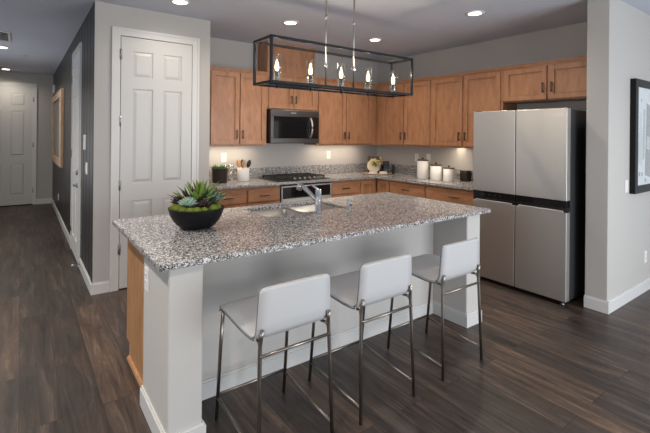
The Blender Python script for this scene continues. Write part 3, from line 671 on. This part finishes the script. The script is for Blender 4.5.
# ------------------------------------------------------------------ bar stools
def make_stool():
    t = thing('bar_stool', '', 'bar stool', (0, 0, 0), 'white bar stools along the island')
    W = .200
    def curve_sec(pts, wid, th, name, mat, parent, round_top=False):
        # shell swept across x from a side profile (y, z); soft edges
        bm = NB(); N = len(pts); ncol = 9; grid = [[], []]
        for side in (0, 1):
            for i, (y, z) in enumerate(pts):
                a = Vector(pts[max(i - 1, 0)]); b = Vector(pts[min(i + 1, N - 1)]); tg = (b - a).normalized(); nr = Vector((-tg.y, tg.x))
                off = th * (.5 if side else -.5); row = []
                for k in range(ncol):
                    s = -1 + 2 * k / (ncol - 1); ww = wid(i / (N - 1)) if callable(wid) else wid
                    edge = 1 - .55 * abs(s) ** 8
                    if i in (0, N - 1): edge *= .5
                    row.append(bm.verts.new((s * ww, y + nr.x * off * edge, z + nr.y * off * edge)))
                grid[side].append(row)
        for side in (0, 1):
            for i in range(N - 1):
                for k in range(ncol - 1):
                    q = (grid[side][i][k], grid[side][i][k + 1], grid[side][i + 1][k + 1], grid[side][i + 1][k])
                    f = bm.faces.new(q if side else q[::-1]); f.smooth = True
        for i in range(N - 1):
            for k in (0, ncol - 1): f = bm.faces.new((grid[0][i][k], grid[0][i + 1][k], grid[1][i + 1][k], grid[1][i][k])); f.smooth = True
        for i in (0, N - 1):
            for k in range(ncol - 1): f = bm.faces.new((grid[0][i][k], grid[0][i][k + 1], grid[1][i][k + 1], grid[1][i][k])); f.smooth = True
        return obj(name, bm, mat, parent)
    # y is measured from the stool centre, + towards the island
    seat = [(.205, .596), (.202, .602), (.178, .608), (.10, .603), (.02, .594), (-.07, .588), (-.14, .588), (-.172, .594)]
    curve_sec(seat, lambda q: .202 if q < .05 else .211 - .006 * q, .030, 'seat', 'leather', t)
    back = [(-.173, .592), (-.190, .603), (-.200, .625), (-.204, .67), (-.207, .73), (-.2088, .780), (-.2094, .798), (-.2097, .809), (-.2099, .815), (-.210, .8195), (-.2101, .8215)]
    _w = [.205, .205, .204, .202, .199, .1965, .1955, .1925, .188, .183, .176]
    wf = lambda q: _w[int(round(q * 10))]
    curve_sec(back, wf, .030, 'backrest', 'leather', t)
    for s in (-1, 1):
        bm = NB(); tube(bm, [(s * (.208 - .005 * i / 7), y, z - .013) for i, (y, z) in enumerate(seat)] + [(s * wf(i / (len(back) - 1)) * .995, y + .006, z) for i, (y, z) in enumerate(back)], .0040, 6); obj('edge_piping', bm, 'piping', t)
    for s in (-1, 1):
        bm = NB(); tube(bm, [(s * .208, .2325, 0), (s * .205, .195, .40), (s * .200, .176, .590)], .0095, 10); obj('leg', bm, 'leg', t)
        bm = NB(); tube(bm, [(s * .206, -.2325, 0), (s * .197, -.218, .40), (s * .192, -.212, .55), (s * .190, -.212, .575), (s * .188, -.214, .605), (s * .186, -.222, .640)], .0095, 10); lg = obj('leg', bm, 'leg', t)
        bm = NB(); tube(bm, [(s * .191, -.212, .560), (s * .187, -.195, .575), (s * .180, -.165, .574)], .008, 8); obj('bracket', bm, 'leg', lg)
    bm = NB(); tube(bm, [(-.197, -.217, .522), (.197, -.217, .522)], .0075, 10); obj('crossbar', bm, 'leg', t)
    bm = NB(); tube(bm, [(-.208, .221, .135), (.208, .221, .135)], .0075, 10); obj('footrest', bm, 'leg', t)
    for s in (-1, 1):
        bm = NB(); tube(bm, [(s * .208, .2265, .120), (s * .205, -.230, .080)], .0075, 10); obj('side_stretcher', bm, 'leg', t)
    return t
st = make_stool()
SL = ['white bar stool nearest the near island post, its backrest closest to the camera', 'white bar stool standing between the other two white bar stools', 'white bar stool beside the far island post, nearest the refrigerator']
for i, x in enumerate((1.063, 1.664, 2.344)):
    o = st if i == 0 else copy_tree(st)
    o.location = (x, 1.829, 0); o['label'] = SL[i]

# ------------------------------------------------------------------ chandelier
CX0, CX1, CY0, CY1, CZ0, CZ1 = 1.302, 2.634, 2.300, 2.530, 1.852, 2.143; CYm = (CY0 + CY1) / 2
t = thing('linear_chandelier', 'rectangular dark metal chandelier with five glass candle lights above the island', 'chandelier', ((CX0 + CX1) / 2, CYm, CZ0))
B = .0085
bm = NB()
for y in (CY0, CY1):
    for z in (CZ0, CZ1): box(bm, CX0, CX1, y - B, y + B, z - B, z + B, bev=.002, seg=1)
for x in (CX0, CX1):
    for z in (CZ0, CZ1): box(bm, x - B, x + B, CY0, CY1, z - B, z + B, bev=.002, seg=1)
    for y in (CY0, CY1): box(bm, x - B, x + B, y - B, y + B, CZ0 - B, CZ1 + B, bev=.002, seg=1)
obj('frame', bm, 'chand', t)
bm = NB(); box(bm, CX0, CX1, CYm - .028, CYm + .028, CZ0 - .007, CZ0 + .007, bev=.002, seg=1); obj('light_bar', bm, 'chand', t)
RX = (1.826, 2.097)
for x in RX:
    bm = NB(); tube(bm, [(x, CYm, CZ0), (x, CYm, 2.73)], .0065, 10); rd = obj('rod', bm, 'hinge', t)
    bm = NB(); lathe(bm, [(.0105, z) for z in (2.0, 2.035)], (x, CYm, 0), 12); lathe(bm, [(.010, z) for z in (2.36, 2.39)], (x, CYm, 0), 12); obj('coupler', bm, 'chrome', rd)
bm = NB(); box(bm, RX[0] - .10, RX[1] + .10, CYm - .06, CYm + .06, H - .025, H - .001, bev=.006); obj('canopy', bm, 'chand', t)
for x in (1.411, 1.690, 1.973, 2.250, 2.534):
    bm = NB(); lathe(bm, [(.0, CZ0 - .030), (.006, CZ0 - .026), (.006, CZ0 - .007), (.034, CZ0 + .0071), (.034, CZ0 + .013), (.014, CZ0 + .015), (.014, CZ0 + .085), (.011, CZ0 + .088), (0, CZ0 + .088)], (x, CYm, 0), 20); so = obj('socket', bm, 'chand', t)
    bm = NB(); lathe(bm, [(.031, CZ0 + .016), (.031, CZ0 + .200), (.0285, CZ0 + .200), (.0285, CZ0 + .016)], (x, CYm, 0), 28, close=False); obj('glass_shade', bm, 'glass', so)
    bm = NB(); lathe(bm, [(.007, CZ0 + .088), (.012, CZ0 + .098), (.015, CZ0 + .112), (.012, CZ0 + .132), (.006, CZ0 + .150), (.0, CZ0 + .170)], (x, CYm, 0), 16); obj('bulb', bm, 'bulb', so)
    pl = bpy.data.lights.new('candle_lamp', 'POINT'); pl.energy = 4.5; pl.color = (1, .80, .58); pl.shadow_soft_size = .01; po_ = bpy.data.objects.new('candle_lamp', pl); C.objects.link(po_); po_.location = (x, CYm, CZ0 + .185)

# ------------------------------------------------------------------ ceiling fixtures
DL = ['recessed ceiling light in the hall, nearer one just past the air vent', 'recessed ceiling light farthest down the hall by the front door', 'recessed ceiling light in front of the pantry door top', 'recessed ceiling light above the sink, left of the chandelier rods',
      'recessed ceiling light nearest the refrigerator and wing wall', 'recessed ceiling light near the back right corner, right of the chandelier rods']
t0 = None
for i, (x, y) in enumerate(DOWNLIGHTS):
    if t0 is None:
        t0 = thing('recessed_light', DL[0], 'ceiling light', (x, y, H), 'recessed ceiling lights')
        bm = NB(); lathe(bm, [(.062, H - .003), (.066, H - .010), (.090, H - .006), (.092, H - .001), (.062, H - .001)], (x, y, 0), 28, close=False); obj('trim_ring', bm, 'plastic', t0)
        bm = NB(); lathe(bm, [(.0, H - .006), (.064, H - .006), (.064, H - .002), (0, H - .002)], (x, y, 0), 28); obj('lens', bm, 'lens', t0)
    else:
        o = copy_tree(t0); o.location = (x, y, H); o['label'] = DL[i]
t = thing('air_vent', 'white slatted air vent in the hall ceiling', 'air vent', (-.28, 6.6, H))
bm = NB(); box(bm, -.46, -.43, 6.28, 6.92, H - .012, H - .001); box(bm, -.15, -.12, 6.28, 6.92, H - .012, H - .001); box(bm, -.43, -.15, 6.28, 6.31, H - .012, H - .001); box(bm, -.43, -.15, 6.89, 6.92, H - .012, H - .001); obj('frame', bm, 'trim', t)
for k in range(13):
    bm = NB(); y = 6.315 + k * .044; prism(bm, [(y, H - .011), (y + .034, H - .003), (y + .036, H - .003), (y + .002, H - .011)], 'x', -.43, -.15); obj('slat', bm, 'trim', t)
t = thing('smoke_detector', 'small flat white smoke detector on the hall ceiling between two lights', 'smoke detector', (.0, 8.1, H))
bm = NB(); lathe(bm, [(.0, H - .022), (.04, H - .022), (.058, H - .012), (.06, H - .001)], (0.0, 8.1, 0), 24); obj('case', bm, 'ceiling', t)

# ------------------------------------------------------------------ wall art
t = thing('framed_picture', 'black framed abstract print hanging on the wing wall', 'picture', (5.07, YC, .99))
fx0, fx1, fz0, fz1 = 4.60, 5.54, .992, 2.058
bm = NB(); fw = .065; D0, D1 = YC - .048, YC - .001
box(bm, fx0, fx0 + fw, D0, D1, fz0, fz1, bev=.003, seg=1); box(bm, fx1 - fw, fx1, D0, D1, fz0, fz1, bev=.003, seg=1); box(bm, fx0 + fw, fx1 - fw, D0, D1, fz0, fz0 + fw, bev=.003, seg=1); box(bm, fx0 + fw, fx1 - fw, D0, D1, fz1 - fw, fz1, bev=.003, seg=1)
obj('frame', bm, 'black_frame', t)
bm = NB(); box(bm, fx0 + fw, fx1 - fw, YC - .018, YC - .002, fz0 + fw, fz1 - fw); obj('print', bm, 'paper', t)
y1_ = YC - .0185
def ink(poly, mat, k):
    bm = NB(); prism(bm, poly, 'y', y1_ - .0004 * k, y1_ + .0003); obj('brush_mark', bm, mat, t)
ink([(4.76, 1.28), (4.86, 1.25), (4.88, 1.50), (4.845, 1.62), (4.84, 1.75), (4.80, 1.75), (4.795, 1.60), (4.77, 1.50)], 'ink_pale', 1)
ink([(4.88, 1.30), (4.93, 1.30), (4.95, 1.78), (4.90, 1.79)], 'ink_grey', 2)
ink([(4.95, 1.15), (5.10, 1.12), (5.12, 1.82), (4.985, 1.85)], 'ink', 3)
ink([(4.99, 1.40), (5.07, 1.39), (5.08, 1.52), (5.00, 1.53)], 'ink_pale', 4)
ink([(5.15, 1.20), (5.34, 1.20), (5.33, 1.70), (5.20, 1.74)], 'ink_grey', 2)
for cx_, cz_, r_ in ((4.80, 1.165, .022), (4.87, 1.16, .018), (4.965, 1.10, .02), (4.84, 1.87, .012)):
    ink([(cx_ + r_ * math.cos(a * .524), cz_ + r_ * math.sin(a * .524)) for a in range(12)], 'ink', 3)
bm = NB(); box(bm, fx0 + fw, fx1 - fw, YC - .030, YC - .028, fz0 + fw, fz1 - fw); obj('glazing', bm, 'glass', t)
# long wood-framed panel on the charcoal wall
t = thing('wall_art', 'light wood framed grey panel hanging on the charcoal hall wall', 'picture', (XD, 8.7, .95))
bm = NB(); ay0, ay1, az0, az1 = 7.62, 9.95, .955, 2.215; fw = .22; d0, d1 = XD - .05, XD - .001
box(bm, d0, d1, ay0, ay0 + fw, az0, az1, bev=.004, seg=1); box(bm, d0, d1, ay1 - fw, ay1, az0, az1, bev=.004, seg=1); box(bm, d0, d1, ay0 + fw, ay1 - fw, az0, az0 + .12, bev=.004, seg=1); box(bm, d0, d1, ay0 + fw, ay1 - fw, az1 - .12, az1, bev=.004, seg=1)
obj('frame', bm, 'frame_wood', t)
bm = NB(); box(bm, d0 + .03, d1, ay0 + fw, ay1 - fw, az0 + .12, az1 - .12); obj('panel', bm, 'canvas', t)

# ------------------------------------------------------------------ succulent bowl on the island
px, py = .914, 2.558
t = thing('succulent_planter', 'matte black bowl of succulents and moss on the island top', 'planter', (px, py, ZC1))
bm = NB(); lathe(bm, [(.0, .001), (.075, .001), (.092, .005), (.118, .022), (.142, .050), (.160, .084), (.172, .122), (.174, .130), (.168, .132), (.162, .122), (.15, .108), (0, .108)], (px, py, ZC1), 48); obj('bowl', bm, 'bowl', t)
bm = NB(); lathe(bm, [(.0, .124), (.10, .122), (.156, .112)], (px, py, ZC1), 32, close=False); obj('soil', bm, 'soil', t)
zt_ = ZC1 + .126
vx, vy = .82, -.57           # sideways direction on the ground, across the bowl
def at(r_, f_): return (px + vx * r_ + .57 * f_, py + vy * r_ + .82 * f_)   # r_ sideways, f_ towards the sink side
def plant(name, c, n, length, width, ups, mat, z=zt_, rnd=.15, **k):
    bm = NB()
    for i in range(n):
        a = i * 2.399 + random.uniform(-rnd, rnd); q = i / max(1, n - 1)
        leaf(bm, (c[0], c[1], z), (math.cos(a), math.sin(a)), length * (1 - .25 * q) * random.uniform(.9, 1.08), width, ups[0] + (ups[1] - ups[0]) * q, **k)
    return obj(name, bm, mat, t)
plant('agave', at(.012, .03), 28, .225, .042, (.4, 1.5), 'agave', cup=.5)
plant('dark_leaves', at(-.045, .035), 18, .180, .028, (.4, 1.25), 'maroon', cup=.4)
plant('dark_leaves', at(.055, .04), 16, .170, .030, (.45, 1.25), 'agave_dark', cup=.4)
plant('blue_rosette', at(-.028, -.085), 50, .068, .034, (.1, 1.45), 'eche', z=zt_ + .030, cup=.5, thick=.3)
plant('maroon_rosette', at(-.105, -.01), 34, .070, .026, (.2, 1.4), 'maroon', z=zt_ + .022, cup=.5, thick=.3)
plant('maroon_rosette', at(.070, -.06), 38, .070, .026, (.15, 1.35), 'maroon', z=zt_ + .018, cup=.5, thick=.3)
plant('grey_rosette', at(.100, .02), 38, .085, .032, (.3, 1.45), 'greygreen', z=zt_ + .035, cup=.5, thick=.3)
for r_, f_, s in ((-.120, -.05, .034), (-.085, -.095, .032), (-.045, -.130, .026), (.0, -.140, .027), (.038, -.132, .028), (.115, -.060, .036), (.130, -.01, .030), (-.135, .0, .026), (.078, -.110, .024), (-.12, .05, .028), (.11, .08, .030), (0, .13, .028), (-.07, .11, .028), (.06, .12, .026)):
    bm = NB(); x, y = at(r_, f_); blob(bm, (x, y, zt_ + .004), s, 3, .8, .05); obj('moss', bm, 'moss', t)

# ------------------------------------------------------------------ things on the back counter
# pot of green blades by the pantry wall
gx, gy = 2.005, 4.80
t = thing('potted_plant', 'dark brown pot of short green blades on the back counter by the pantry wall', 'potted plant', (gx, gy, ZC1))
bm = NB(); lathe(bm, [(.0, .001), (.088, .001), (.092, .02), (.098, .165), (.102, .175), (.094, .175), (.090, .16), (0, .155)], (gx, gy, ZC1), 28); obj('pot', bm, 'pot', t)
bm = NB()
for i in range(110):
    a = random.uniform(0, 6.283); r_ = .085 * math.sqrt(random.random())
    leaf(bm, (gx + r_ * math.cos(a), gy + r_ * math.sin(a), ZC1 + .155), (math.cos(a + random.uniform(-.8, .8)), math.sin(a + random.uniform(-.8, .8))), random.uniform(.05, .085), .010, random.uniform(.6, 1.4), n=4, droop=.3)
obj('foliage', bm, 'grass', t)
# utensil crock
ux, uy = 2.322, 4.80
t = thing('utensil_crock', 'white ceramic utensil crock on the back counter left of the cooktop', 'utensil crock', (ux, uy, ZC1))
bm = NB(); lathe(bm, [(.0, .001), (.072, .001), (.075, .006), (.075, .163), (.072, .166), (.068, .163), (.068, .012), (0, .012)], (ux, uy, ZC1), 32); obj('crock', bm, 'ceramic', t)
def utensil(name, label, dx, dy, mat, kind, lean):
    t = thing(name, label, 'cooking utensil', (ux + dx * .4, uy + dy * .4, ZC1 + .015), 'utensils standing in the white crock')
    b = Vector((ux + dx * .45, uy + dy * .45, ZC1 + .018)); e = Vector((ux + dx, uy + dy, ZC1 + .178)); d = (e - b).normalized()
    bm = NB(); tube(bm, [b, e], [.006, .007], 8); obj('handle', bm, mat, t)
    bm = NB(); s = Vector((.815, -.578, 0)); rows = []
    for i in range(9):
        q = i / 8; wv = .029 * math.sin(math.pi * (.12 + .83 * q)) ** .7; c = e + d * (q * .098 - .004)
        nn = s.cross(d).normalized() * (.006 if kind == 'spoon' else .003)
        rows.append([bm.verts.new(c + s * wv), bm.verts.new(c + nn), bm.verts.new(c - s * wv), bm.verts.new(c - nn)])
    for a_, b_ in zip(rows, rows[1:]):
        for k in range(4): f = bm.faces.new((a_[k], a_[(k + 1) % 4], b_[(k + 1) % 4], b_[k])); f.smooth = True
    bm.faces.new(rows[0]); bm.faces.new(rows[-1]); obj('head', bm, mat, t)
utensil('wooden_spoon', 'brown wooden spoon leaning toward the potted plant in the white crock', -.042, .030, 'utensil', 'spoon', 0)
utensil('wooden_spoon', 'dark wooden spoon standing behind the others in the white crock', .012, .050, 'walnut', 'spoon', 0)
utensil('wooden_spatula', 'pale wooden spatula in the middle of the white crock', -.004, -.024, 'board', 'spatula', 0)
utensil('black_spoon', 'black spoon leaning toward the cooktop in the white crock', .054, -.026, 'black', 'spoon', 0)
# two stemmed glasses between pot and crock
t0 = thing('wine_glass', 'clear stemmed glass on the back counter next to the potted plant', 'wine glass', (2.135, 4.90, ZC1), 'clear glasses between the plant and the crock')
bm = NB(); lathe(bm, [(.0, .001), (.033, .001), (.033, .003), (.005, .006), (.004, .085), (.018, .095), (.036, .125), (.038, .155), (.031, .205), (.0295, .205), (.0365, .155), (.034, .127), (.016, .098), (0, .094)], (2.135, 4.90, ZC1), 24); obj('goblet', bm, 'glass', t0)
o = copy_tree(t0); o.location = (2.205, 4.915, ZC1); o['label'] = 'clear stemmed glass on the back counter next to the utensil crock'
# canisters
def canister(x, y, r_, h_, label):
    t = thing('canister', label, 'canister', (x, y, ZC1), 'white lidded canisters on the right counter')
    bm = NB(); lathe(bm, [(.0, .001), (r_ - .003, .001), (r_, .005), (r_, h_ - .004), (r_ - .004, h_), (0, h_)], (x, y, ZC1), 36); obj('jar', bm, 'ceramic', t)
    bm = NB(); lathe(bm, [(.0, h_ + .0005), (r_ + .003, h_ + .0005), (r_ + .003, h_ + .012), (r_ - .002, h_ + .015), (0, h_ + .015)], (x, y, ZC1), 36); l_ = obj('lid', bm, 'walnut', t)
    bm = NB(); lathe(bm, [(.010, h_ + .015), (.009, h_ + .022), (.016, h_ + .030), (.014, h_ + .042), (0, h_ + .045)], (x, y, ZC1), 16); obj('knob', bm, 'walnut', l_)
canister(4.60, 3.805, .078, .250, 'tallest white canister with a dark lid on the right counter')
canister(4.60, 3.580, .076, .195, 'middle-height white canister with a dark lid on the right counter')
canister(4.60, 3.372, .070, .168, 'shortest white canister with a dark lid on the right counter')
t = thing('storage_box', 'small dark brown box standing against the backsplash between canisters and refrigerator', 'box', (4.80, 3.25, ZC1))
bm = NB(); box(bm, 4.76, 4.865, 3.22, 3.32, ZC1 + .001, ZC1 + .125, bev=.006); obj('body', bm, 'pot', t)
bm = NB(); box(bm, 4.758, 4.867, 3.218, 3.322, ZC1 + .1255, ZC1 + .140, bev=.004); obj('lid', bm, 'pot', t)

# corner tray group
tx, ty = 4.545, 4.655
bm = NB(); lathe(bm, [(.0, .001), (.215, .001), (.232, .006), (.235, .016), (.226, .016), (.218, .010), (0, .010)], (tx, ty, ZC1), 48)
tray = tag(obj('serving_tray', bm, 'board', None, (tx, ty, ZC1)), 'round light wood serving tray in the counter corner', 'tray')
TZ = ZC1 + .0105
def oriented(bm, c, yaw, tilt):
    R_ = Matrix.Rotation(yaw, 4, 'Z') @ Matrix.Rotation(tilt, 4, 'X')
    bmesh.ops.transform(bm, matrix=Matrix.Translation(Vector(c)) @ R_, verts=bm.verts[:])
face = math.radians(-36)         # face the room diagonal
u_ = Vector((.815, -.579, 0)); v_ = Vector((.579, .815, 0))
bm = NB(); box(bm, -.105, .105, -.01, .01, 0, .262, bev=.008); oriented(bm, Vector((tx, ty, TZ)) - u_ * .03 + v_ * .085, face, -.12)
tag(obj('cutting_board', bm, 'walnut', None, Vector((tx, ty, TZ)) - u_ * .03 + v_ * .085), 'dark wood cutting board leaning upright on the corner tray', 'cutting board')
pc = Vector((tx, ty, TZ)) - u_ * .045 + v_ * .042
t = thing('flower_plate', 'cream plate with a yellow and green flower bunch propped on the corner tray', 'plate', pc)
bm = NB(); lathe(bm, [(.0, .0), (.07, .0), (.106, .012), (.106, .016), (.07, .005), (0, .005)], (0, 0, 0), 32, 'y'); oriented(bm, pc + Vector((0, 0, .107)), face, -.15); obj('plate', bm, 'cream', t)
bm = NB()
for i in range(46):
    a, b, c_ = random.gauss(0, .045), random.gauss(0, .03), random.gauss(.172, .03); p_ = pc + u_ * max(-.1, min(.1, a + .02)) - v_ * (.03 + abs(b) * .5) + Vector((0, 0, max(.06, c_))); blob(bm, p_, random.uniform(.010, .018), 1, .8, .15)
obj('petals', bm, 'yellow', t)
bm = NB()
for i in range(26):
    p_ = pc + u_ * random.gauss(.005, .022) - v_ * (.045 + random.random() * .02) + Vector((0, 0, .148 + random.gauss(0, .024))); blob(bm, p_, random.uniform(.009, .016), 1, .8, .15)
obj('leaves', bm, 'grass', t)
def bottle(name, label, off_u, off_v, r_, h_, mat, cap):
    c = Vector((tx, ty, TZ)) + u_ * off_u + v_ * off_v
    t = thing(name, label, 'bottle', c, 'dark bottles on the corner tray')
    bm = NB(); lathe(bm, [(0, .0), (r_, .0), (r_, h_ * .62), (r_ * .45, h_ * .76), (r_ * .42, h_ * .9), (0, h_ * .9)], c, 20); obj('body', bm, mat, t)
    bm = NB(); lathe(bm, [(r_ * .5, h_ * .9), (r_ * .5, h_), (0, h_)], c, 16); obj('cap', bm, cap, t)
bottle('oil_bottle', 'short black bottle in front on the corner tray', .062, -.02, .022, .115, 'black_glass', 'black')
bottle('oil_bottle', 'taller dark bottle with a silver cap on the corner tray', .075, .055, .022, .185, 'black_glass', 'hinge')
c = Vector((tx, ty, TZ)) + u_ * .148 + v_ * .06
c2 = Vector((tx, ty, ZC1 + .0005)) + u_ * .262 + v_ * .04
t = thing('pepper_mill', 'dark pepper mill standing on the counter beside the corner tray', 'pepper mill', c2)
bm = NB(); lathe(bm, [(0, 0), (.026, 0), (.024, .03), (.017, .07), (.022, .098), (0, .10)], c2, 20); obj('body', bm, 'black', t)
bm = NB(); lathe(bm, [(.014, .10), (.021, .112), (.016, .132), (0, .138)], c2, 16); obj('cap', bm, 'black', t)
t = thing('dark_jar', 'dark square jar with a brown top at the back of the corner tray', 'jar', c)
bm = NB(); box(bm, -.045, .045, -.035, .035, .0, .135, bev=.006); oriented(bm, c, face, 0); obj('body', bm, 'black_glass', t)
bm = NB(); box(bm, -.046, .046, -.036, .036, .1355, .185, bev=.005); oriented(bm, c, face, 0); obj('lid', bm, 'pot', t)
for k, (ou, ov, hgt, lab) in enumerate(((-.08, -.13, .030, 'folded white napkin on the corner tray below the flower plate'), (.075, -.12, .034, 'white rectangular dish on the corner tray in front of the dark bottles'))):
    c = Vector((tx, ty, TZ)) + u_ * ou + v_ * ov
    bm = NB()
    if k == 0:
        for q in range(3): box(bm, -.065 + .003 * q, .065 - .003 * q, -.035, .035, .010 * q, .010 * q + .0095, bev=.003, seg=1)
    else:
        box(bm, -.055, .055, -.03, .03, 0, .006); box(bm, -.055, .055, -.03, -.026, .006, hgt); box(bm, -.055, .055, .026, .03, .006, hgt); box(bm, -.055, -.051, -.026, .026, .006, hgt); box(bm, .051, .055, -.026, .026, .006, hgt)
    oriented(bm, c, face, 0)
    tag(obj('napkin' if k == 0 else 'dish', bm, 'ceramic', None, c), lab, 'napkin' if k == 0 else 'dish')
